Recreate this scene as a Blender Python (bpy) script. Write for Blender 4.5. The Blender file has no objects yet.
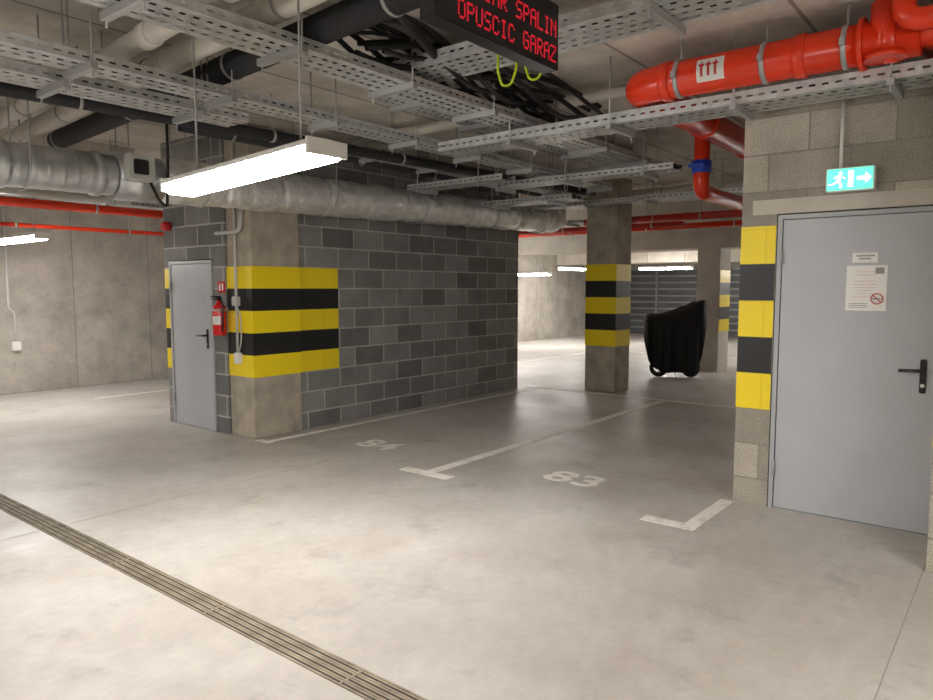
import bpy, bmesh, math, random
from mathutils import Vector, Matrix, noise
random.seed(4)
scene=bpy.context.scene
scene.view_settings.view_transform='Standard'
V=Vector
CEIL=3.3
# ---------------------------------------------------------------- materials
def new_mat(name):
    m=bpy.data.materials.new(name); m.use_nodes=True
    nt=m.node_tree; b=nt.nodes['Principled BSDF']
    return m,nt,b
def N(nt,t,**k):
    n=nt.nodes.new(t)
    for a,v in k.items(): setattr(n,a,v)
    return n
def c4(c): return (c[0],c[1],c[2],1)
def plain(name,col,rough=.5,metal=0,bump=0,bscale=40,var=0,vscale=6):
    m,nt,b=new_mat(name)
    b.inputs['Base Color'].default_value=c4(col); b.inputs['Roughness'].default_value=rough; b.inputs['Metallic'].default_value=metal
    if bump or var:
        g=N(nt,'ShaderNodeNewGeometry')
    if var:
        n=N(nt,'ShaderNodeTexNoise'); n.inputs['Scale'].default_value=vscale; n.inputs['Detail'].default_value=6
        nt.links.new(g.outputs['Position'],n.inputs['Vector'])
        r=N(nt,'ShaderNodeValToRGB'); r.color_ramp.elements[0].position=.3; r.color_ramp.elements[1].position=.7
        r.color_ramp.elements[0].color=c4([x*(1-var) for x in col]); r.color_ramp.elements[1].color=c4([min(1,x*(1+var)) for x in col])
        nt.links.new(n.outputs[0],r.inputs[0]); nt.links.new(r.outputs[0],b.inputs['Base Color'])
    if bump:
        n=N(nt,'ShaderNodeTexNoise'); n.inputs['Scale'].default_value=bscale; n.inputs['Detail'].default_value=5
        nt.links.new(g.outputs['Position'],n.inputs['Vector'])
        bp=N(nt,'ShaderNodeBump'); bp.inputs['Strength'].default_value=bump; bp.inputs['Distance'].default_value=.02
        nt.links.new(n.outputs[0],bp.inputs['Height']); nt.links.new(bp.outputs[0],b.inputs['Normal'])
    return m
def emis(name,col,s):
    m,nt,b=new_mat(name)
    b.inputs['Base Color'].default_value=c4(col); b.inputs['Emission Color'].default_value=c4(col); b.inputs['Emission Strength'].default_value=s
    return m
def brick(name,axis,c1,c2,mortar,bw,bh,ms=.008,off=.5,bump=.5,dirt=.25,rough=.9,zoff=0,uoff=0,speck=.15,pore=120):
    """axis: 'X' wall lies in plane X=const (uses Y,Z); 'Y' plane Y=const (uses X,Z); 'Z' horizontal"""
    m,nt,b=new_mat(name); L=nt.links.new
    g=N(nt,'ShaderNodeNewGeometry'); s=N(nt,'ShaderNodeSeparateXYZ'); L(g.outputs['Position'],s.inputs[0])
    cb=N(nt,'ShaderNodeCombineXYZ')
    src={'X':(1,2),'Y':(0,2),'Z':(0,1)}[axis]
    a1=N(nt,'ShaderNodeMath',operation='ADD'); a1.inputs[1].default_value=uoff+50*bw; L(s.outputs[src[0]],a1.inputs[0])
    a2=N(nt,'ShaderNodeMath',operation='ADD'); a2.inputs[1].default_value=zoff+50*bh; L(s.outputs[src[1]],a2.inputs[0])
    L(a1.outputs[0],cb.inputs[0]); L(a2.outputs[0],cb.inputs[1])
    br=N(nt,'ShaderNodeTexBrick'); br.offset=off
    L(cb.outputs[0],br.inputs['Vector'])
    br.inputs['Color1'].default_value=c4(c1); br.inputs['Color2'].default_value=c4(c2); br.inputs['Mortar'].default_value=c4(mortar)
    br.inputs['Scale'].default_value=1; br.inputs['Mortar Size'].default_value=ms; br.inputs['Mortar Smooth'].default_value=.15
    br.inputs['Bias'].default_value=0; br.inputs['Brick Width'].default_value=bw; br.inputs['Row Height'].default_value=bh
    n=N(nt,'ShaderNodeTexNoise'); n.inputs['Scale'].default_value=2.2; n.inputs['Detail'].default_value=8; n.inputs['Roughness'].default_value=.65
    L(g.outputs['Position'],n.inputs['Vector'])
    mr=N(nt,'ShaderNodeMapRange'); mr.inputs[1].default_value=.3; mr.inputs[2].default_value=.7; mr.inputs[3].default_value=1-dirt; mr.inputs[4].default_value=1+dirt*.5
    L(n.outputs[0],mr.inputs[0])
    n2=N(nt,'ShaderNodeTexNoise'); n2.inputs['Scale'].default_value=pore; n2.inputs['Detail'].default_value=3
    L(g.outputs['Position'],n2.inputs['Vector'])
    mr2=N(nt,'ShaderNodeMapRange'); mr2.inputs[1].default_value=.3; mr2.inputs[2].default_value=.7; mr2.inputs[3].default_value=1-speck; mr2.inputs[4].default_value=1+speck
    L(n2.outputs[0],mr2.inputs[0])
    mu=N(nt,'ShaderNodeMath',operation='MULTIPLY'); L(mr.outputs[0],mu.inputs[0]); L(mr2.outputs[0],mu.inputs[1])
    vm=N(nt,'ShaderNodeVectorMath',operation='SCALE'); L(br.outputs['Color'],vm.inputs[0]); L(mu.outputs[0],vm.inputs['Scale'])
    L(vm.outputs[0],b.inputs['Base Color'])
    h=N(nt,'ShaderNodeMath',operation='MULTIPLY_ADD'); h.inputs[1].default_value=-1.0; L(br.outputs['Fac'],h.inputs[0])
    sc=N(nt,'ShaderNodeMath',operation='MULTIPLY'); sc.inputs[1].default_value=.35; L(n2.outputs[0],sc.inputs[0]); L(sc.outputs[0],h.inputs[2])
    bp=N(nt,'ShaderNodeBump'); bp.inputs['Strength'].default_value=bump; bp.inputs['Distance'].default_value=.01
    L(h.outputs[0],bp.inputs['Height']); L(bp.outputs[0],b.inputs['Normal'])
    b.inputs['Roughness'].default_value=rough
    return m
RH=.236
M={}
blk=dict(c1=(.165,.162,.157),c2=(.31,.305,.295),mortar=(.48,.47,.445),bw=.49,bh=RH,ms=.010,zoff=-.66+3*RH,speck=.2)
M['blkY']=brick('grey_block_y','Y',**blk); M['blkX']=brick('grey_block_x','X',**blk)
tan=dict(c1=(.34,.315,.26),c2=(.52,.47,.39),mortar=(.30,.28,.24),bw=.52,bh=.262,ms=.006,zoff=-.72+3*.262,speck=.35)
M['tanX']=brick('beige_block_x','X',uoff=.06,**tan)
def paint(n,col,ax,bw,bh,zo,uo=0): return brick(n,ax,col,[x*.96 for x in col],[x*.88 for x in col],bw,bh,ms=.005,zoff=zo,uoff=uo,bump=.25,dirt=.06,rough=.45,speck=.03)
YEL=(.98,.74,.010); BLK=(.012,.012,.013)
M['yX']=paint('yellow_x',YEL,'X',.49,RH,-.66+3*RH); M['yY']=paint('yellow_y',YEL,'Y',.49,RH,-.66+3*RH)
M['kX']=paint('black_x',BLK,'X',.49,RH,-.66+3*RH); M['kY']=paint('black_y',BLK,'Y',.49,RH,-.66+3*RH)
M['yel']=plain('yellow_paint',YEL,.45,bump=.1); M['blk']=plain('black_paint',BLK,.5,bump=.1)
M['conc']=plain('column_concrete',(.42,.37,.295),.85,bump=.4,bscale=30,var=.22,vscale=5)
M['concL']=plain('light_concrete',(.56,.52,.45),.85,bump=.3,bscale=25,var=.12,vscale=3)
cw=dict(c1=(.42,.385,.335),c2=(.46,.425,.37),mortar=(.28,.26,.23),bw=1.25,bh=3.4,ms=.008,off=0,dirt=.3,speck=.06,bump=.3,pore=18)
M['wallY']=brick('cast_wall_y','Y',**cw); M['wallX']=brick('cast_wall_x','X',**cw)
M['ceil']=brick('ceiling_planks','Z',(.60,.555,.49),(.70,.65,.58),(.30,.28,.25),6,1.2,ms=.014,off=.5,dirt=.28,speck=.06,bump=.4,pore=22)
M['galv']=plain('galvanised_steel',(.60,.61,.61),.42,.5,bump=.05,var=.18,vscale=14)
M['strut']=plain('strut_steel',(.46,.46,.46),.45,.5)
M['duct']=plain('spiral_duct_steel',(.58,.60,.61),.36,.75,var=.22,vscale=9)
M['foil']=plain('aluminium_foil',(.86,.855,.84),.30,.6,bump=1.0,bscale=14,var=.12,vscale=10)
M['pvc']=plain('grey_pvc',(.68,.65,.585),.45,var=.08)
M['ins']=plain('black_insulation',(.022,.023,.027),.7,bump=.2)
M['cable']=plain('black_cable',(.012,.012,.013),.5)
M['red']=plain('red_pipe_paint',(.80,.045,.012),.25,bump=.03,var=.08)
M['redd']=plain('dark_red_pipe',(.50,.03,.015),.4)
M['white']=plain('white_plastic',(.78,.77,.73),.5)
M['lgrey']=plain('light_grey_plastic',(.55,.55,.52),.5)
M['door']=plain('door_grey_paint',(.47,.48,.50),.42,var=.04,vscale=3)
M['doorf']=plain('door_frame_grey',(.42,.43,.445),.4)
M['plast']=plain('black_plastic',(.015,.015,.016),.35)
M['tarp']=plain('black_tarp',(.006,.006,.007),.75,bump=.4,bscale=8)
M['rub']=plain('tyre_rubber',(.012,.012,.012),.8)
M['chrome']=plain('bright_metal',(.7,.7,.7),.25,1)
M['blue']=plain('blue_valve',(.01,.06,.48),.4)
M['extred']=plain('extinguisher_red',(.68,.015,.015),.25)
M['paper']=plain('notice_paper',(.84,.83,.79),.6)
M['ink']=plain('grey_ink',(.3,.28,.27),.7)
M['inkr']=plain('red_ink',(.6,.12,.1),.7)
M['inkl']=plain('pale_red_ink',(.66,.42,.38),.7)
M['gate']=plain('gate_panel_grey',(.10,.105,.11),.5,.1,var=.2,vscale=2)
M['gatel']=plain('gate_rib_light',(.30,.305,.305),.45,.1)
M['rust']=plain('weathered_grating',(.30,.255,.19),.6,.2,var=.35,vscale=9)
M['dark']=plain('drain_dark',(.03,.022,.014),.8)
M['joint']=plain('floor_joint',(.36,.335,.295),.8)
M['yg']=plain('yellow_green_wire',(.55,.7,.02),.4)
M['led']=emis('led_red',(.72,.012,.035),.42)
M['sign']=plain('sign_black',(.012,.012,.014),.35)
M['tube']=emis('fluorescent_diffuser',(1,.965,.925),84)
M['exitg']=emis('exit_green',(.12,.72,.52),1.3)
M['exitw']=emis('exit_white',(.85,1,.95),2.2)
# floor
def floor_mat():
    m,nt,b=new_mat('polished_concrete_floor'); L=nt.links.new
    g=N(nt,'ShaderNodeNewGeometry')
    def noi(s,d,r=.6,loc=0):
        n=N(nt,'ShaderNodeTexNoise'); n.inputs['Scale'].default_value=s; n.inputs['Detail'].default_value=d; n.inputs['Roughness'].default_value=r
        if loc:
            ad=N(nt,'ShaderNodeVectorMath',operation='ADD'); ad.inputs[1].default_value=(loc,loc*.7,0); L(g.outputs['Position'],ad.inputs[0]); L(ad.outputs[0],n.inputs['Vector'])
        else: L(g.outputs['Position'],n.inputs['Vector'])
        return n
    n1=noi(.55,8,.62); r1=N(nt,'ShaderNodeValToRGB'); e=r1.color_ramp.elements
    e[0].position=.33; e[0].color=(.42,.385,.345,1); e[1].position=.66; e[1].color=(.60,.57,.53,1)
    L(n1.outputs[0],r1.inputs[0])
    n2=noi(9,6,.7); mr=N(nt,'ShaderNodeMapRange'); mr.inputs[1].default_value=.3; mr.inputs[2].default_value=.7; mr.inputs[3].default_value=.88; mr.inputs[4].default_value=1.07
    L(n2.outputs[0],mr.inputs[0])
    n3=noi(2.1,7,.7); r3=N(nt,'ShaderNodeMapRange'); r3.inputs[1].default_value=.56; r3.inputs[2].default_value=.74; r3.inputs[3].default_value=1; r3.inputs[4].default_value=.7
    L(n3.outputs[0],r3.inputs[0])
    mu=N(nt,'ShaderNodeMath',operation='MULTIPLY'); L(mr.outputs[0],mu.inputs[0]); L(r3.outputs[0],mu.inputs[1])
    vm=N(nt,'ShaderNodeVectorMath',operation='SCALE'); L(r1.outputs[0],vm.inputs[0]); L(mu.outputs[0],vm.inputs['Scale'])
    n5=noi(.9,9,.72,7.3); r5=N(nt,'ShaderNodeMapRange'); r5.inputs[1].default_value=.55; r5.inputs[2].default_value=.72; r5.inputs[3].default_value=0; r5.inputs[4].default_value=.5
    L(n5.outputs[0],r5.inputs[0])
    mx=N(nt,'ShaderNodeMix',data_type='RGBA'); mx.blend_type='MULTIPLY'; L(r5.outputs[0],mx.inputs[0]); L(vm.outputs[0],mx.inputs[6]); mx.inputs[7].default_value=(.86,.72,.60,1)
    L(mx.outputs[2],b.inputs['Base Color'])
    n4=noi(1.7,6); rr=N(nt,'ShaderNodeMapRange'); rr.inputs[1].default_value=.3; rr.inputs[2].default_value=.7; rr.inputs[3].default_value=.30; rr.inputs[4].default_value=.55
    L(n4.outputs[0],rr.inputs[0]); L(rr.outputs[0],b.inputs['Roughness'])
    bp=N(nt,'ShaderNodeBump'); bp.inputs['Strength'].default_value=.06; bp.inputs['Distance'].default_value=.02
    L(n2.outputs[0],bp.inputs['Height']); L(bp.outputs[0],b.inputs['Normal'])
    return m
M['floor']=floor_mat()
def line_mat():
    m,nt,b=new_mat('worn_line_paint'); L=nt.links.new
    g=N(nt,'ShaderNodeNewGeometry'); n=N(nt,'ShaderNodeTexNoise'); n.inputs['Scale'].default_value=7; n.inputs['Detail'].default_value=8; n.inputs['Roughness'].default_value=.75
    L(g.outputs['Position'],n.inputs['Vector'])
    r=N(nt,'ShaderNodeValToRGB'); e=r.color_ramp.elements; e[0].position=.34; e[0].color=(.60,.56,.49,1); e[1].position=.52; e[1].color=(.88,.85,.78,1)
    L(n.outputs[0],r.inputs[0]); L(r.outputs[0],b.inputs['Base Color']); b.inputs['Roughness'].default_value=.6
    return m
M['line']=line_mat()
# ---------------------------------------------------------------- geometry helpers
def group(name,loc=(0,0,0)):
    e=bpy.data.objects.new(name,None); e.location=loc; e.empty_display_size=.1
    scene.collection.objects.link(e); return e
def obj(name,bm,mat,parent=None,smooth=False,mats=None):
    me=bpy.data.meshes.new(name); bmesh.ops.recalc_face_normals(bm,faces=bm.faces); bm.to_mesh(me); bm.free()
    for mm in (mats or [mat]): me.materials.append(mm)
    if smooth:
        for p in me.polygons: p.use_smooth=True
    o=bpy.data.objects.new(name,me); scene.collection.objects.link(o)
    if parent:
        o.parent=parent; o.matrix_parent_inverse=Matrix.Translation(-V(parent.location))
    return o
def bx(bm,x0,x1,y0,y1,z0,z1,mi=0):
    vs=[bm.verts.new((x,y,z)) for x in (x0,x1) for y in (y0,y1) for z in (z0,z1)]
    for q in ((0,1,3,2),(4,6,7,5),(0,4,5,1),(2,3,7,6),(0,2,6,4),(1,5,7,3)):
        f=bm.faces.new([vs[i] for i in q]); f.material_index=mi
def box(name,x0,x1,y0,y1,z0,z1,mat,parent=None,bevel=0):
    bm=bmesh.new(); bx(bm,x0,x1,y0,y1,z0,z1)
    if bevel: bmesh.ops.bevel(bm,geom=list(bm.edges),offset=bevel,segments=2,affect='EDGES')
    return obj(name,bm,mat,parent)
def fillet(pts,r,n=6):
    pts=[V(p) for p in pts]; out=[pts[0]]
    for i in range(1,len(pts)-1):
        a,b,c=pts[i-1],pts[i],pts[i+1]
        rr=min(r,(a-b).length*.49,(c-b).length*.49)
        p=b+(a-b).normalized()*rr; q=b+(c-b).normalized()*rr
        for k in range(n+1):
            t=k/n; out.append(p*(1-t)**2+b*2*t*(1-t)+q*t*t)
    out.append(pts[-1]); return out
def sweep(bm,pts,r,seg=14,caps=True,mi=0,smooth=True):
    pts=[V(p) for p in pts]; n=len(pts); rings=[]
    rf=r if callable(r) else (lambda i:r)
    t=(pts[1]-pts[0]).normalized(); u=t.orthogonal().normalized()
    for i in range(n):
        if i==0: tt=(pts[1]-pts[0])
        elif i==n-1: tt=(pts[-1]-pts[-2])
        else: tt=(pts[i+1]-pts[i]).normalized()+(pts[i]-pts[i-1]).normalized()
        tt=tt.normalized(); u=(u-tt*u.dot(tt)).normalized(); w=tt.cross(u)
        R=rf(i)
        rings.append([bm.verts.new(pts[i]+(u*math.cos(2*math.pi*k/seg)+w*math.sin(2*math.pi*k/seg))*R) for k in range(seg)])
    for i in range(n-1):
        for k in range(seg):
            f=bm.faces.new((rings[i][k],rings[i][(k+1)%seg],rings[i+1][(k+1)%seg],rings[i+1][k])); f.material_index=mi; f.smooth=smooth
    if caps:
        for rg in (rings[0],rings[-1]):
            f=bm.faces.new(rg); f.material_index=mi
def tube(name,pts,r,mat,parent=None,fil=0,seg=14):
    bm=bmesh.new(); sweep(bm,fillet(pts,fil) if fil else pts,r,seg); 
    return obj(name,bm,mat,parent)
def text(name,body,size,mat,right,up,pos,parent=None,align='CENTER',ext=.001,sx=1,sy=1,fat=0):
    cu=bpy.data.curves.new(name,'FONT'); cu.body=body; cu.size=size; cu.align_x=align; cu.align_y='CENTER'; cu.extrude=ext; cu.offset=fat
    t=bpy.data.objects.new('tmp',cu); scene.collection.objects.link(t)
    dg=bpy.context.evaluated_depsgraph_get(); me=bpy.data.meshes.new_from_object(t.evaluated_get(dg)); bpy.data.objects.remove(t)
    R=V(right)*sx; U=V(up)*sy; Nn=V(right).cross(V(up))
    mt=Matrix(((R.x,U.x,Nn.x,pos[0]),(R.y,U.y,Nn.y,pos[1]),(R.z,U.z,Nn.z,pos[2]),(0,0,0,1)))
    me.transform(mt); me.materials.clear(); me.materials.append(mat); me.name=name
    o=bpy.data.objects.new(name,me); scene.collection.objects.link(o)
    if parent: o.parent=parent; o.matrix_parent_inverse=Matrix.Translation(-V(parent.location))
    return o
# ---------------------------------------------------------------- shell
XR,YL=24.3,12.1
box('floor',-6,XR,-6,YL,-.2,0,M['floor'])
box('ceiling',-6,XR,-6,YL,CEIL,CEIL+.2,M['ceil'])
w=box('wall_left',-6,XR,YL,YL+.2,0,CEIL,M['wallY'])
bm=bmesh.new()
for i in range(24):
    for z in (.45,1.5):
        x=-5.6+i*1.25+.2
        sweep(bm,[(x,YL-.004,z),(x,YL+.02,z)],.022,10)
        sweep(bm,[(x+.75,YL-.004,z),(x+.75,YL+.02,z)],.022,10)
obj('tie_holes',bm,M['joint'],w)
box('wall_back',XR,XR+.2,-6,YL,0,CEIL,M['wallX'])
box('wall_front',-6.2,-6,-6,YL,0,CEIL,M['wallX'])
box('wall_right',-6,XR,-6.2,-6,0,CEIL,M['wallY'])
# stair-core wall with right door (plane X=5.35)
DX=5.35; WE=1.675; DL=1.43; PY0=.375
bm=bmesh.new()
bx(bm,DX,DX+.24,DL,WE,0,CEIL); bx(bm,DX,DX+.24,.42,DL,2.13,CEIL); bx(bm,DX,DX+.24,-6,.42,0,CEIL)
bx(bm,DX+.24,9,WE-.24,WE,0,CEIL)
bx(bm,4.66,DX,-.3,PY0,0,CEIL)
ws=obj('wall_stairwell',bm,M['tanX'])
box('lintel',DX-.006,DX+.02,PY0+.002,1.60,2.13,2.235,M['concL'],ws,.003)
box('stairwell_dark_back',DX+.3,DX+.34,.3,1.43,0,2.2,M['dark'],ws)
bm=bmesh.new()
zs=[.72,.985,1.25,1.515,1.78,2.05]
mp=[paint('yellow_b',YEL,'X',.52,.262,-.72+3*.262,.06),paint('black_b',BLK,'X',.52,.262,-.72+3*.262,.06)]
for i in range(5):
    bx(bm,DX-.002,DX+.05,DL+.004,WE+.002,zs[i],zs[i+1],i%2)
    bx(bm,4.658,4.7,-.302,PY0+.002,zs[i],zs[i+1],i%2)
obj('warning_stripes',bm,None,ws,mats=mp)
# utility block room (left)
UX,UY=4.38,6.42
bm=bmesh.new()
bx(bm,UX,UX+.2,7.98,8.08,0,CEIL,1); bx(bm,UX,UX+.2,7.06,7.98,1.93,CEIL,1); bx(bm,UX,UX+.2,6.82,7.06,0,CEIL,1)
bx(bm,5.02,9.4,UY,UY+.24,0,CEIL,0)
bx(bm,UX+.2,9.4,7.88,8.08,0,CEIL,0); bx(bm,9.2,9.4,UY+.24,7.88,0,CEIL,1)
wu=obj('wall_utility_room',bm,None,mats=[M['blkY'],M['blkX']])
bm=bmesh.new()
zz=[.66+RH*i for i in range(6)]
for i in range(5):
    bx(bm,5.025,5.62,UY-.003,UY+.02,zz[i],zz[i+1],i%2)
    bx(bm,UX-.003,UX+.02,7.99,8.083,zz[i],zz[i+1],2+i%2)
obj('warning_stripes',bm,None,wu,mats=[M['yY'],M['kY'],M['yX'],M['kX']])
def column(x0,x1,y0,y1,z1,sz,mat,off=.004,front_only=False):
    g=group('concrete_column',((x0+x1)/2,(y0+y1)/2,0))
    box('shaft',x0,x1,y0,y1,0,z1,mat,g,.008)
    bm=bmesh.new()
    for i in range(len(sz)-1):
        if front_only: bx(bm,x0+.02,x1+off,y0-off,y0+.1,sz[i],sz[i+1],i%2)
        else: bx(bm,x0-off,x1+off,y0-off,y1+off,sz[i],sz[i+1],i%2)
    obj('warning_stripes',bm,None,g,mats=[M['yel'],M['blk']])
    return g
column(4.40,5.02,6.37,6.815,CEIL-.002,zz,M['conc'])
column(9.9,10.4,4.95,5.47,CEIL-.002,[.71+.254*i for i in range(6)],M['conc'])
column(13.6,14.2,4.64,5.08,2.378,[.78+.236*i for i in range(6)],M['concL'],front_only=True)
column(20.2,20.7,4.6,5.1,2.378,[.78+.236*i for i in range(6)],M['concL'],front_only=True)
box('ceiling_beam',13.55,14.25,-5.9,YL-.02,2.38,CEIL,M['concL'])
box('ceiling_beam',19.9,20.7,-5.9,YL-.02,2.38,CEIL,M['concL'])
box('ceiling_beam',-5.9,UX-.05,8.6,9.0,2.85,CEIL,M['concL'])
for y0,y1 in ((5.4,8.4),(8.9,12.0)):
    g=group('garage_gate',(24.1,(y0+y1)/2,0))
    bm=bmesh.new()
    for k in range(10): bx(bm,24.12,24.2,y0,y1,.02+k*.23,.02+k*.23+.215)
    obj('panels',bm,M['gate'],g)
    bm=bmesh.new()
    for k in range(10): bx(bm,24.08,24.13,y0,y1,.02+k*.23+.165,.02+k*.23+.215)
    for y in (y0,(y0+y1)/2-.03,y1-.08): bx(bm,24.08,24.2,y,y+.08,0,2.4)
    obj('ribs',bm,M['gatel'],g)
# ---------------------------------------------------------------- doors
def door(name,X,yl,yr,H,fw=.05):
    g=group(name,(X,(yl+yr)/2,0))
    bm=bmesh.new()
    bx(bm,X-.012,X+.1,yl-fw,yl,0,H); bx(bm,X-.012,X+.1,yr,yr+fw,0,H); bx(bm,X-.012,X+.1,yr+fw,yl-fw,H-fw,H)
    obj('frame',bm,M['doorf'],g)
    box('leaf',X-.004,X+.045,yr+fw+.005,yl-fw-.005,.012,H-fw-.005,M['door'],g,.003)
    box('threshold',X-.02,X+.1,yr,yl,0,.01,M['strut'],g)
    hy=yr+.12 
    box('handle_plate',X-.016,X-.004,hy-.018,hy+.018,.93,1.15,M['plast'],g,.005)
    tube('handle_lever',[(X-.012,hy,1.08),(X-.06,hy,1.08),(X-.062,hy+.13,1.075)],.011,M['plast'],g,.02)
    bm=bmesh.new(); sweep(bm,[(X-.02,hy,.98),(X-.004,hy,.98)],.013,12); obj('lock_cylinder',bm,M['chrome'],g)
    bm=bmesh.new()
    for z in (.25,H-.35): sweep(bm,[(X-.02,yl-fw-.002,z),(X-.02,yl-fw-.002,z+.12)],.009,8)
    obj('hinges',bm,M['doorf'],g)
    return g
d1=door('door_1',5.35,1.42,.385,2.12,.03)
d2=door('door_2',UX,7.97,7.07,1.92,.035)
# notice on right door
X=5.344
g=group('door_notice',(X,.85,1.6))
box('paper',X-.004,X,.73,.97,1.455,1.755,M['paper'],g)
bm=bmesh.new()
random.seed(3)
for k in range(8):
    z=1.715-k*.021-(.02 if k>1 else 0); wd=.10+random.random()*.06
    bx(bm,X-.006,X-.003,.85-wd/2+.01,.85+wd/2+.01,z-.003,z,0)
obj('print_lines',bm,M['inkl'],g)
bm=bmesh.new()
for k in range(3): bx(bm,X-.006,X-.003,.84,.95,1.50-k*.012,1.504-k*.012)
obj('small_print',bm,M['ink'],g)
bm=bmesh.new()
pts=[(X-.006,.785+.034*math.cos(a*math.pi/12),1.535+.034*math.sin(a*math.pi/12)) for a in range(25)]
sweep(bm,pts,.004,6,False); sweep(bm,[(X-.006,.809,1.559),(X-.006,.761,1.511)],.0035,6)
obj('no_smoking_ring',bm,M['inkr'],g)
bm=bmesh.new(); bx(bm,X-.007,X-.004,.76,.81,1.531,1.539); obj('cigarette',bm,M['ink'],g)
bm=bmesh.new(); bx(bm,X-.007,X-.004,.75,.80,1.70,1.74); obj('header_mark',bm,M['ink'],g)
g=group('door_label',(X,.86,1.8))
box('plate',X-.004,X,.79,.94,1.775,1.84,M['paper'],g)
bm=bmesh.new()
for k,(z,ws_) in enumerate(((1.82,.10),(1.80,.07))):
    y=.865+ws_/2
    while y>.865-ws_/2:
        bx(bm,X-.006,X-.003,y-.009,y,z-.005,z+.006); y-=.012
obj('print',bm,M['ink'],g)
# ---------------------------------------------------------------- exit sign
g=group('exit_sign',(5.3,.965,2.31))
box('housing',5.27,5.345,.82,1.11,2.245,2.40,M['white'],g,.006)
box('panel',5.264,5.272,.83,1.10,2.253,2.392,M['exitg'],g)
def PY(bm,X,poly):
    vs=[bm.verts.new((X,y,z)) for y,z in poly]; bm.faces.new(vs)
bm=bmesh.new(); X=5.261
def P(u,v): return (1.10-u*.27,2.253+v*.139)
PY(bm,X,[P(.30+.035*math.cos(a),.80+.075*math.sin(a)) for a in [i*math.pi/6 for i in range(12)]])
for quad in ([(.25,.70),(.33,.72),(.29,.40),(.21,.42)],[(.26,.70),(.28,.64),(.17,.55),(.14,.60)],[(.31,.70),(.33,.63),(.42,.55),(.40,.50)],
             [(.22,.44),(.29,.42),(.34,.28),(.29,.26)],[(.30,.30),(.34,.28),(.33,.10),(.28,.10)],[(.21,.44),(.25,.38),(.14,.26),(.12,.31)],[(.14,.31),(.14,.26),(.03,.26),(.03,.31)]):
    PY(bm,X,[P(*q) for q in quad])
for quad in ([(.47,.12),(.58,.12),(.58,.88),(.47,.88)],): PY(bm,X,[P(*q) for q in quad])
PY(bm,X,[P(.66,.42),P(.84,.42),P(.84,.24),P(.97,.5),P(.84,.76),P(.84,.58),P(.66,.58)])
obj('pictogram',bm,M['exitw'],g)
tube('conduit',[(5.31,1.03,2.4),(5.31,1.03,2.84)],.011,M['white'],g)
# ---------------------------------------------------------------- LED warning sign
SX0,SX1,SY,SZ0,SZ1=2.38,3.39,2.06,2.775,3.12
g=group('led_warning_sign',(2.84,2.1,2.95))
box('housing',SX0,SX1,SY,SY+.1,SZ0,SZ1,M['sign'],g,.006)
F={'A':"01110 10001 10001 11111 10001 10001 10001",'C':"01110 10001 10000 10000 10000 10001 01110",'D':"11110 10001 10001 10001 10001 10001 11110",
'G':"01110 10001 10000 10111 10001 10001 01110",'I':"01110 00100 00100 00100 00100 00100 01110",'L':"10000 10000 10000 10000 10000 10000 11111",
'M':"10001 11011 10101 10101 10001 10001 10001",'N':"10001 11001 10101 10011 10001 10001 10001",'O':"01110 10001 10001 10001 10001 10001 01110",
'P':"11110 10001 10001 11110 10000 10000 10000",'R':"11110 10001 10001 11110 10100 10010 10001",'S':"01111 10000 10000 01110 00001 00001 11110",
'U':"10001 10001 10001 10001 10001 10001 01110",'Z':"11111 00001 00010 00100 01000 10000 11111"}
bm=bmesh.new()
for line,zt in (("NADMIAR SPALIN",SZ1-.095),("OPUSCIC GARAZ",SZ1-.225)):
    n=len(line)*6-1; pw=.0108; x0=SX1-.03-n*pw
    for ci,ch in enumerate(line):
        if ch==' ': continue
        for r_,row in enumerate(F[ch].split()):
            for c_,b_ in enumerate(row):
                if b_=='1':
                    x=x0+(ci*6+c_)*pw; z=zt-r_*.0125
                    bx(bm,x,x+.0085,SY-.003,SY+.002,z-.0098,z)
obj('led_text',bm,M['led'],g)
bm=bmesh.new()
for x in (SX0+.14,SX1-.1): sweep(bm,[(x,SY+.05,SZ1),(x,SY+.05,CEIL-.002)],.006,8)
obj('hangers',bm,M['strut'],g)
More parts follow.
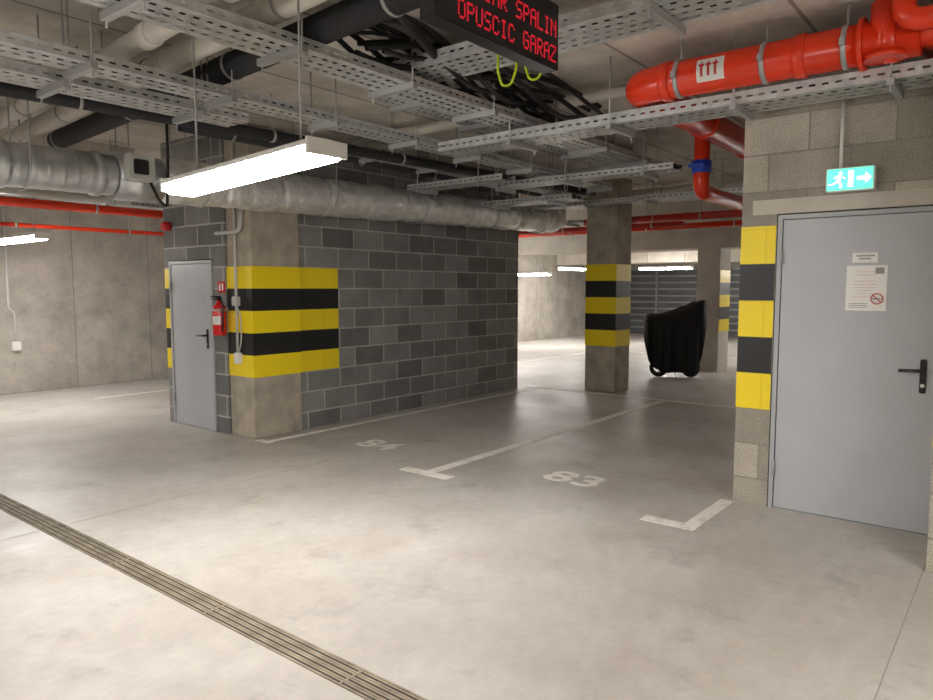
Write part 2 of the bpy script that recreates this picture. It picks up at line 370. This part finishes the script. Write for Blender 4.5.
# ---------------------------------------------------------------- luminaires
def luminaire(x,y,z,L,axis='Y',tilt=0,W=1.0):
    g=group('fluorescent_luminaire',(x,y,z))
    def T(a,b,c): return (x+b*W,y+a,z+c-a*tilt) if axis=='Y' else (x+a,y+b*W,z+c-a*tilt)
    prof=[(-.085,.0),(-.07,.03),(-.03,.04),(.03,.04),(.07,.03),(.085,.0)]
    bm=bmesh.new(); rr=[]
    for a in (-L/2,L/2): rr.append([bm.verts.new(T(a,b,c)) for b,c in prof])
    n=len(prof)
    for k in range(n): bm.faces.new((rr[0][k],rr[0][(k+1)%n],rr[1][(k+1)%n],rr[1][k]))
    bm.faces.new(rr[0]); bm.faces.new(rr[1])
    # end caps and side rims of the housing
    for s in (-1,1):
        a0,a1=sorted((s*L/2,s*(L/2+.018)))
        vs=[bm.verts.new(T(a,b,c)) for a in (a0,a1) for b in (-.088,.088) for c in (-.045,.032)]
        for q in ((0,1,3,2),(4,6,7,5),(0,4,5,1),(2,3,7,6),(0,2,6,4),(1,5,7,3)): bm.faces.new([vs[i] for i in q])
        b0,b1=sorted((s*.086,s*.091))
        vs=[bm.verts.new(T(a,b,c)) for a in (-L/2,L/2) for b in (b0,b1) for c in (-.006,.012)]
        for q in ((0,1,3,2),(4,6,7,5),(0,4,5,1),(2,3,7,6),(0,2,6,4),(1,5,7,3)): bm.faces.new([vs[i] for i in q])
    obj('housing',bm,M['white'],g)
    prof=[(-.085,-.002),(-.083,-.03),(-.055,-.058),(.055,-.058),(.083,-.03),(.085,-.002)]
    bm=bmesh.new(); rr=[]
    for a in (-L/2+.002,L/2-.002): rr.append([bm.verts.new(T(a,b,c)) for b,c in prof])
    for k in range(n): bm.faces.new((rr[0][k],rr[0][(k+1)%n],rr[1][(k+1)%n],rr[1][k]))
    bm.faces.new(rr[0]); bm.faces.new(rr[1])
    obj('diffuser',bm,M['tube'],g)
    bm=bmesh.new()
    for a in (-L*.36,L*.36): sweep(bm,[T(a,0,.03),T(a,0,CEIL-z-.005+a*tilt)],.006,6)
    obj('suspension_rods',bm,M['strut'],g)
luminaire(2.30,3.36,2.25,1.32,tilt=.05,W=1.4)
luminaire(3.55,10.2,2.25,1.6)
luminaire(2.34,-1.6,2.5,1.6)
luminaire(-1.9,3.4,2.5,1.6); luminaire(-1.9,-1.6,2.5,1.6); luminaire(-1.9,8.2,2.5,1.5)
luminaire(16.2,10.7,2.02,1.3); luminaire(19.0,8.0,2.2,1.5); luminaire(16.5,3.6,2.2,1.5); luminaire(16.5,-.5,2.2,1.5)
luminaire(11.8,9.2,2.3,1.5); luminaire(22.3,3.6,2.2,1.5); luminaire(18,10.4,2.2,1.3,'X')
# ---------------------------------------------------------------- floor markings
def mark(name,rects,mat=M['line']):
    bm=bmesh.new()
    for r in rects: bx(bm,r[0],r[1],r[2],r[3],.0,.0025)
    return obj(name,bm,mat)
mark('parking_bay_line',[(4.44,4.56,3.75,4.30),(4.56,9.55,3.97,4.08)])
mark('parking_bay_line',[(4.50,4.62,1.66,2.04),(4.62,5.33,1.66,1.76)])
mark('parking_bay_line',[(4.36,4.44,6.1,6.34),(4.44,9.4,6.13,6.22)])
mark('parking_bay_line',[(9.6,9.7,1.9,6.4)])
mark('parking_bay_line',[(16.6,16.7,1.9,11.5),(12.5,16.6,8.6,8.7)])
mark('parking_bay_line',[(4.6,6.2,10.6,10.67)])
text('bay_number','84',.5,M['line'],(0,-1,0),(1,0,0),(5.03,5.16,.001),ext=.001,sx=1.0,sy=.9,fat=.008)
text('bay_number','83',.5,M['line'],(0,-1,0),(1,0,0),(5.13,2.92,.001),ext=.001,sx=1.08,sy=.9,fat=.010)
# drain
g=group('floor_drain',(1.88,2,0))
box('channel',1.815,1.95,-5.9,12.0,.0,.002,M['rust'],g)
bm=bmesh.new()
for k in range(4): 
    x=1.822+k*.034; bx(bm,x,x+.013,-5.9,12.0,.001,.003)
obj('slots',bm,M['dark'],g)
bm=bmesh.new()
for k in range(5):
    x=1.812+k*.034; bx(bm,x,x+.009,-5.9,12.0,.0,.006)
for k in range(18): bx(bm,1.812,1.957,-5.9+k*1.0,-5.9+k*1.0+.010,0,.0062)
obj('bars',bm,M['rust'],g)
g=group('floor_joint',(0,0,0))
bm=bmesh.new()
for r in ((2.0,5.3,.385,.391),(-6,1.8,.385,.391),(2.0,4.3,5.05,5.056),(-6,1.8,5.05,5.056),(2.0,9,8.6,8.606)): bx(bm,r[0],r[1],r[2],r[3],0,.0012)
obj('saw_cuts',bm,M['joint'],g)
# ---------------------------------------------------------------- cable trays
def tray(x0,y0,x1,y1,z,w,h=.06,step=.9,rods=True,cables=3,zc=None):
    p0=V((x0,y0,z)); p1=V((x1,y1,z)); L=(p1-p0).length; u=(p1-p0)/L; v=V((-u.y,u.x,0))
    g=group('cable_tray',p0)
    bm=bmesh.new()
    lanes=max(3,int(w/.04)); lanes+= (lanes+1)%2
    lw=w/lanes; cell=.075; nc=int(L/cell)
    def quad(a0,a1,b0,b1,zz=0):
        bm.faces.new([bm.verts.new(p0+u*a+v*b+V((0,0,zz))) for a,b in ((a0,b0),(a1,b0),(a1,b1),(a0,b1))])
    for l in range(lanes):
        b0=-w/2+l*lw; b1=b0+lw
        if l%2==0: quad(0,L,b0-lw*.2,b1+lw*.2)
        else:
            sh=0 if (l//2)%2 else cell*.5
            for c in range(nc): quad(c*cell+sh,c*cell+cell*.55+sh,b0,b1)
    for s in (-1,1):
        b=s*w/2
        def vq(a0,a1,z0,z1): bm.faces.new([bm.verts.new(p0+u*a+v*b+V((0,0,q))) for a,q in ((a0,z0),(a1,z0),(a1,z1),(a0,z1))])
        vq(0,L,0,h*.42); vq(0,L,h*.6,h)
        for c in range(nc): vq(c*cell,c*cell+cell*.5,h*.42,h*.6)
        quad(0,L,b-.006,b+.006,h)
    obj('perforated_tray',bm,M['galv'],g)
    bm=bmesh.new(); bm2=bmesh.new()
    a=.3
    while a<L:
        c=p0+u*a
        q=[c+v*(w/2+.06)-V((0,0,.022)),c-v*(w/2+.06)-V((0,0,.022))]
        vs=[]
        for pp in q:
            for du in (-.02,.02):
                for dz in (-.02,.02): vs.append(bm.verts.new(pp+u*du+V((0,0,dz))))
        for f in ((0,1,3,2),(4,6,7,5),(0,4,5,1),(2,3,7,6),(0,2,6,4),(1,5,7,3)): bm.faces.new([vs[i] for i in f])
        if rods:
            for s in (-1,1):
                e=c+v*s*(w/2+.035); sweep(bm2,[e-V((0,0,.08)),V((e.x,e.y,CEIL-.002))],.0055,6)
        a+=step
    obj('strut_bars',bm,M['strut'],g)
    if rods: obj('threaded_rods',bm2,M['strut'],g)
    else: bm2.free()
    if cables:
        bm=bmesh.new()
        for k in range(cables):
            ph=random.random()*6; b=(k-(cables-1)/2)*w/(cables+1)
            n=int(L/.15)+2
            pts=[p0+u*(L*i/(n-1))+v*(b+.02*math.sin(i*.5+ph)+.01*math.sin(i*1.7+ph))+V((0,0,.035+.012*math.sin(i*.8+ph*2))) for i in range(n)]
            sweep(bm,pts,.009+random.random()*.007,7)
        obj('cables',bm,M['cable'],g)
    return g
tray(5.02,PY0+.02,5.02,4.2,2.82,.30,h=.08)
tray(3.72,-.5,3.72,3.75,3.06,.36,h=.07,cables=3)
tray(1.4,3.42,8.0,3.42,2.95,.3)
tray(-2,4.36,8.3,4.36,2.88,.22)
tray(-2,4.75,3.2,4.75,2.84,.28)
tray(6.4,4.5,6.4,5.9,2.78,.25)
tray(7.9,4.5,7.9,5.9,2.72,.3)
tray(6.9,2.8,6.9,4.9,2.78,.25)
tray(3.95,3.95,8.3,3.95,3.08,.32,h=.07,cables=4)
tray(4.1,5.5,9.6,5.5,2.98,.22)
tray(9.2,2.0,9.2,5.9,2.8,.25,cables=2)
tray(11.6,1,11.6,11,2.8,.3)
tray(-3,9.9,11.3,9.9,2.75,.25)
tray(-3,7.4,4.2,7.4,2.75,.2)
# ---------------------------------------------------------------- ducts
g=group('insulated_duct',(6.5,6.15,2.6))
zD=lambda x:2.56+(x-3)*.022
L0,L1=3.29,9.86; n=240
path=[V((L0+(L1-L0)*i/n,6.15,zD(L0+(L1-L0)*i/n))) for i in range(n+1)]
def rad(i):
    s=i*(L1-L0)/n
    k=(s%.62)/.62
    return .198+.008*math.sin(k*math.pi)-(.016 if k<.05 or k>.96 else 0)+.008*noise.noise(V((s*3.1,0,0)))+.004*noise.noise(V((s*14,1,0)))
bm=bmesh.new(); sweep(bm,path,rad,40)
for v_ in bm.verts:
    v_.co+= (v_.co-V((v_.co.x,6.15,zD(v_.co.x))))*.08*noise.noise(v_.co*9)
obj('foil_duct',bm,M['foil'],g)
bm=bmesh.new()
el=fillet([(9.8,6.15,zD(9.8)),(10.02,6.15,zD(10)),(10.02,6.15,CEIL-.002)],.2,8)
sweep(bm,el,.2,28); sweep(bm,[(10.02,6.15,2.95),(10.02,6.15,2.99)],.23,28)
sweep(bm,[(9.55,6.15,zD(9.55)),(9.58,6.15,zD(9.58))],.225,28)
obj('elbow',bm,M['foil'],g)
bm=bmesh.new()
for x in (3.7,5.2,6.7,8.2,9.4):
    pts=[(x,6.15+.215*math.cos(a),zD(x)+.215*math.sin(a)) for a in [math.pi+ i*math.pi/12 for i in range(13)]]
    sweep(bm,[(x,6.365,CEIL-.002)]+pts[::-1]+[(x,5.935,CEIL-.002)],.006,6)
obj('hanger_straps',bm,M['strut'],g)
g=group('spiral_duct',(1,6.15,2.55))
n=520; X0,X1=-4.0,2.875
bm=bmesh.new()
def rad2(i):
    x=X0+(X1-X0)*i/n
    r=.17+(.004 if (i%8)==0 else 0)
    for j in (-1.2,.9,2.05,2.75):
        if abs(x-j)<.03: r=.185
    return r
sweep(bm,[(X0+(X1-X0)*i/n,6.15,zD(3)+(X0+(X1-X0)*i/n-3)*.01) for i in range(n+1)],rad2,28)
obj('spiral_pipe',bm,M['duct'],g)
bm=bmesh.new()
for x in (-1,.7,2.2):
    pts=[(x,6.15+.19*math.cos(a),2.55+.19*math.sin(a)) for a in [math.pi+ i*math.pi/12 for i in range(13)]]
    sweep(bm,[(x,6.34,CEIL-.002)]+pts[::-1]+[(x,5.96,CEIL-.002)],.006,6)
obj('hanger_straps',bm,M['strut'],g)
g=group('fire_damper',(3.0,6.0,2.6))
bm=bmesh.new(); sweep(bm,[(2.88,6.15,2.56),(3.28,6.15,2.56)],.2,28); obj('collar',bm,M['duct'],g)
box('actuator',2.9,3.12,5.84,5.96,2.5,2.72,M['lgrey'],g,.01)
box('actuator_cover',2.93,3.05,5.815,5.845,2.55,2.67,M['plast'],g,.006)
tube('actuator_cable',[(3.1,5.9,2.5),(3.15,5.86,2.35),(3.22,5.86,2.3),(3.24,5.86,2.7),(3.24,5.86,3.2)],.012,M['cable'],g,.1)
# ---------------------------------------------------------------- overhead pipes
def pipe(name,pts,r,mat,fil=.12,clamps=1.6,seg=18,joint=0):
    g=group(name,pts[0]); tube('pipe',pts,r,mat,g,fil,seg)
    bm=bmesh.new(); a,b=V(pts[0]),V(pts[1]); L=(b-a).length; u=(b-a).normalized(); s=.5
    while s<L and clamps:
        c=a+u*s; sweep(bm,[c-u*.012,c+u*.012],r+.006,seg)
        if abs(u.z)<.5: sweep(bm,[c+V((0,0,r)),V((c.x,c.y,CEIL-.002))],.006,6)
        s+=clamps
    obj('clamps',bm,M['strut'],g)
    if joint:
        bm=bmesh.new(); s=.9
        while s<L:
            c=a+u*s; sweep(bm,[c-u*.06,c-u*.05,c+u*.05,c+u*.06],lambda i:r+(.012 if i in(1,2) else .004),seg); s+=joint
        obj('sockets',bm,mat,g)
    return g
pipe('drain_pipe',[(2.05,1.2,3.15),(2.45,7.9,3.06)],.065,M['pvc'],0,joint=2.1)
pipe('drain_pipe',[(2.42,1.2,3.205),(2.75,7.9,3.06)],.075,M['pvc'],0,joint=2.6)
pipe('insulated_pipe',[(2.75,2.2,3.13),(3.05,7.6,3.06)],.088,M['ins'],0)
pipe('insulated_pipe',[(3.3,5.75,3.0),(11.2,5.75,3.02)],.06,M['ins'],0)
pipe('insulated_pipe',[(-3,5.45,2.84),(9.5,5.15,3.02)],.05,M['ins'],0)
pipe('drain_pipe',[(-3,7.0,2.75),(4.3,7.0,2.75)],.06,M['pvc'],0)
pipe('drain_pipe',[(-3,8.3,2.62),(4.1,8.3,2.62)],.05,M['pvc'],0)
pipe('drain_pipe',[(11,1,3.15),(11,11,3.15)],.08,M['pvc'],0)
pipe('drain_pipe',[(5.4,5.9,3.2),(5.4,2.6,3.2)],.05,M['pvc'],0)
# red sprinkler pipes
g=group('sprinkler_main_pipe',(4.8,1.5,3.03))
zR=3.035; RR=.12
tube('pipe',[(4.82,.55,zR),(4.82,2.29,zR),(8.6,2.29,zR)],RR,M['red'],g,.18,28)
bm=bmesh.new()
for y in (.70,1.18,2.04):
    sweep(bm,[(4.82,y-.035,zR),(4.82,y-.03,zR),(4.82,y+.03,zR),(4.82,y+.035,zR)],lambda i:RR+(.012 if i in(1,2) else .005),28)
for x in (5.18,6.2,7.4): sweep(bm,[(x-.035,2.29,zR),(x+.035,2.29,zR)],RR+.013,24)
obj('couplings',bm,M['red'],g)
bm=bmesh.new()
for y in (.93,1.39,1.95):
    sweep(bm,[(4.82,y-.015,zR),(4.82,y+.015,zR)],RR+.009,28); sweep(bm,[(4.82,y,zR+.1),(4.82,y,CEIL-.002)],.008,8)
    bx(bm,4.82-RR-.035,4.82-RR,y-.015,y+.015,zR-.02,zR+.02)
obj('hanger_clamps',bm,M['strut'],g)
bm=bmesh.new()
sweep(bm,fillet([(4.82,.60,zR),(4.82,.60,zR+.02),(4.82,.49,zR+.02),(5.34,.49,zR+.02)],.08),.095,20)
sweep(bm,fillet([(4.78,.72,zR+.2),(4.78,.72,zR-.10)],.1),.085,20)
sweep(bm,[(4.78,.72,zR-.12),(4.78,.72,zR-.09)],.11,20)
sweep(bm,[(4.82,.83,zR),(4.82,.86,zR)],.15,20)
sweep(bm,fillet([(4.62,.62,zR+.24),(4.62,.62,zR+.02),(4.62,.40,zR+.02)],.12),.06,16)
obj('tee_fittings',bm,M['red'],g)
bm=bmesh.new(); R=RR+.0025
for k in range(8):
    a0=math.radians(145+k*9); a1=math.radians(154+k*9)
    q=[(4.82+R*math.cos(a),y,zR+R*math.sin(a)) for a,y in ((a0,1.62),(a1,1.62),(a1,1.80),(a0,1.80))]
    bm.faces.new([bm.verts.new(p) for p in q])
obj('label',bm,M['white'],g)
bm=bmesh.new(); R=RR+.004
def lab(y0,y1,d0,d1):
    n=4
    for k in range(n):
        a0=math.radians(d0+(d1-d0)*k/n); a1=math.radians(d0+(d1-d0)*(k+1)/n)
        bm.faces.new([bm.verts.new((4.82+R*math.cos(a),y,zR+R*math.sin(a))) for a,y in ((a0,y0),(a1,y0),(a1,y1),(a0,y1))])
for k in range(3):
    y=1.765-k*.045; lab(y-.008,y+.008,170,200); lab(y-.018,y+.018,162,170); lab(y-.004,y+.004,154,162)
obj('label_print',bm,M['redd'],g)
pipe('sprinkler_branch_pipe',[(7.0,2.60,CEIL-.002),(7.0,2.60,2.56),(8.6,2.60,2.56)],.075,M['red'],.12,0)
g=group('blue_valve',(7.0,2.6,2.8))
bm=bmesh.new(); sweep(bm,[(7.0,2.60,2.74),(7.0,2.60,2.86)],.095,18); obj('body',bm,M['blue'],g)
bm=bmesh.new(); sweep(bm,[(6.86,2.60,2.80),(7.0,2.60,2.80)],.02,10); bx(bm,6.85,6.87,2.52,2.68,2.785,2.815); obj('handle',bm,M['blue'],g)
pipe('sprinkler_branch_pipe',[(10.8,1.9,2.72),(10.8,6.0,2.72)],.06,M['redd'],0)
pipe('sprinkler_branch_pipe',[(10.6,4.2,2.60),(10.6,8.5,2.60)],.04,M['redd'],0)
pipe('sprinkler_branch_pipe',[(12.4,1.9,2.72),(12.4,11,2.72)],.05,M['red'],0)
pipe('sprinkler_branch_pipe',[(.5,9.4,2.62),(4.3,9.4,2.62),(11.2,9.4,2.62)],.055,M['red'],0)
pipe('sprinkler_branch_pipe',[(2.7,8.3,2.78),(4.3,8.3,2.78)],.035,M['redd'],0)
pipe('sprinkler_branch_pipe',[(-3,11.2,2.5),(13,11.2,2.5)],.03,M['red'],0)
g=group('earth_wire',(3.7,3.0,2.9))
for (x,y) in ((3.72,2.60),(3.72,2.40)):
    tube('loop',[(x-.1,y+.03,3.055),(x-.12,y+.02,2.93),(x-.1,y,2.84),(x-.06,y-.04,2.85),(x-.05,y-.07,2.94),(x-.06,y-.08,3.055)],.008,M['yg'],g,.03,8)
g=group('cable_bundle',(3.6,3.4,3.1))
for k in range(16):
    yy=3.0+random.random()*.7; zz_=3.12+random.random()*.06
    pts=[]
    x=2.9+random.random()*.3; ph=random.random()*6
    for i in range(16):
        t=i/15; pts.append((x+t*2.6,yy+.15*math.sin(t*4+ph),zz_-.10*math.sin(t*math.pi*2.2+ph)))
    bm=bmesh.new(); sweep(bm,pts,.013+random.random()*.01,7); obj('cable',bm,M['cable'],g)
# ---------------------------------------------------------------- wall services
g=group('wall_conduit',(4.38,6.6,1.5))
tube('conduit',[(4.375,6.62,CEIL-.002),(4.375,6.62,1.75),(4.375,6.62,.92)],.014,M['lgrey'],g)
tube('cross_conduit',[(4.36,6.95,2.20),(4.36,6.60,2.20),(4.36,6.50,2.22),(4.36,6.47,2.42)],.022,M['lgrey'],g,.06)
box('junction_box',4.345,4.396,6.57,6.67,1.42,1.52,M['lgrey'],g,.008)
box('socket',4.34,4.396,6.56,6.65,.80,.92,M['white'],g,.01)
tube('cable_down',[(4.37,6.60,1.42),(4.37,6.54,1.3),(4.37,6.54,1.05),(4.37,6.59,.92)],.007,M['lgrey'],g,.05)
g=group('wall_conduit',(4.05,12.05,1.4))
tube('conduit',[(4.05,12.08,CEIL-.002),(4.05,12.08,1.3),(4.12,12.08,1.25),(4.12,12.08,.8)],.018,M['lgrey'],g,.05)
box('socket',4.06,4.18,12.03,12.1,.66,.8,M['white'],g,.01)
g=group('fire_alarm_sounder',(4.3,7.93,2.33))
bm=bmesh.new(); sweep(bm,[(4.378,7.93,2.33),(4.34,7.93,2.33),(4.30,7.93,2.33),(4.28,7.93,2.33)],lambda i:(.05,.055,.05,.03)[i],16); obj('body',bm,M['extred'],g)
g=group('fire_extinguisher',(4.25,6.8,1.1))
ex,ey=4.28,6.80
bm=bmesh.new()
prof=[(1.10,.05),(1.11,.068),(1.13,.072),(1.38,.072),(1.42,.06),(1.445,.035),(1.46,.022),(1.48,.022)]
sweep(bm,[(ex,ey,p[0]) for p in prof],lambda i:prof[i][1],20); obj('cylinder',bm,M['extred'],g)
bm=bmesh.new(); bx(bm,ex-.02,ex+.02,ey-.02,ey+.02,1.48,1.51); bx(bm,ex-.09,ex+.02,ey-.012,ey+.012,1.51,1.525); bx(bm,ex-.08,ex,ey-.01,ey+.01,1.485,1.495); obj('valve_lever',bm,M['plast'],g)
tube('hose',[(ex,ey-.02,1.49),(ex-.02,ey-.09,1.47),(ex-.02,ey-.10,1.3),(ex-.02,ey-.085,1.15)],.011,M['plast'],g,.05,8)
bm=bmesh.new(); bx(bm,ex,4.38,ey-.02,ey+.02,1.36,1.40); sweep(bm,[(ex,ey,1.365),(ex,ey,1.385)],.075,20); obj('bracket',bm,M['strut'],g)
bm=bmesh.new()
n=8
for k in range(n):
    a0=math.radians(170+k*10); a1=math.radians(180+k*10); R=.0728
    bm.faces.new([bm.verts.new((ex+R*math.cos(a),ey+R*math.sin(a),z)) for a,z in ((a0,1.22),(a1,1.22),(a1,1.31),(a0,1.31))])
obj('label',bm,M['white'],g)
g=group('extinguisher_sign',(4.37,6.80,1.62))
box('plate',4.37,4.378,6.83,6.95,1.56,1.68,M['extred'],g)
bm=bmesh.new(); bx(bm,4.368,4.371,6.905,6.93,1.58,1.645); bx(bm,4.368,4.371,6.91,6.922,1.645,1.665); bx(bm,4.368,4.371,6.85,6.88,1.585,1.66); obj('pictogram',bm,M['white'],g)
# ---------------------------------------------------------------- covered motorcycle
g=group('covered_motorcycle',(12.4,5.0,0))
a=math.radians(-60); U=V((math.cos(a),math.sin(a),0)); W=V((-U.y,U.x,0)); O=V((12.1,5.48,0))
st=[(0.0,1.06,.06,.80,.08),(.04,1.14,.14,.55,.18),(.12,1.15,.19,.22,.24),(.26,1.16,.22,.10,.28),(.5,1.23,.26,.12,.30),(.70,1.33,.31,.10,.31),(.84,1.40,.34,.12,.30),(.92,1.41,.30,.38,.26),(1.0,1.40,.14,.95,.14)]
bm=bmesh.new(); rings=[]; LN=1.08
NS=36
def interp(s):
    for i in range(len(st)-1):
        if st[i][0]<=s<=st[i+1][0]:
            t=(s-st[i][0])/(st[i+1][0]-st[i][0]); 
            return [st[i][k]*(1-t)+st[i+1][k]*t for k in range(5)]
for i in range(NS+1):
    s,zt,wt,zb,wb=interp(i/NS); ring=[]
    for k in range(25):
        th_=math.pi*k/24; cx=-math.cos(th_); sz=math.sin(th_)
        zz_=zb+(zt-zb)*(abs(sz)**.45); ww=(wb+(wt-wb)*(abs(sz)**.45))*(1 if abs(cx)>.6 else abs(cx)/.6)*(1 if cx>0 else -1)
        p=O+U*(s*LN)+W*ww+V((0,0,zz_)); 
        fold=.07*noise.noise(V((s*9,k*.3,0)))*(1-abs(sz)*.4)+.02*math.sin(s*34+k*.2)*(1-abs(sz))
        p+=W*fold*(1 if cx>0 else -1)+V((0,0,.04*noise.noise(V((s*7,k*.2,4))))); ring.append(bm.verts.new(p))
    rings.append(ring)
for i in range(NS):
    for k in range(24): bm.faces.new((rings[i][k],rings[i+1][k],rings[i+1][k+1],rings[i][k+1]))
bm.faces.new(rings[0]); bm.faces.new(rings[-1])
obj('cover',bm,M['tarp'],g,True)
for s in (.26,.78):
    c=O+U*(s*LN)+V((0,0,.17)); bm=bmesh.new()
    sweep(bm,[c+U*.13*math.cos(t*math.pi/14)+V((0,0,.13*math.sin(t*math.pi/14))) for t in range(29)],.04,10,False)
    obj('tyre',bm,M['rub'],g)
    bm=bmesh.new(); sweep(bm,[c-W*.04,c+W*.04],.035,12)
    for t in range(8): sweep(bm,[c,c+U*.12*math.cos(t*math.pi/4)+V((0,0,.12*math.sin(t*math.pi/4)))],.008,6)
    obj('wheel_spokes',bm,M['chrome'],g)
tube('side_stand',[O+U*.5+V((0,0,.3)),O+U*.55-W*.35+V((0,0,.01))],.012,M['chrome'],g)
# ---------------------------------------------------------------- world + camera
w=bpy.data.worlds.new('World'); scene.world=w; w.use_nodes=True
w.node_tree.nodes['Background'].inputs[0].default_value=(.5,.5,.5,1); w.node_tree.nodes['Background'].inputs[1].default_value=.2
cam=bpy.data.cameras.new('camera'); co=bpy.data.objects.new('camera',cam); scene.collection.objects.link(co)
co.location=(0,0,1.6); co.rotation_euler=(math.radians(90-4.95),0,math.radians(38.5-90)); cam.lens=705/933*36; cam.sensor_width=36; cam.clip_start=.05
scene.camera=co
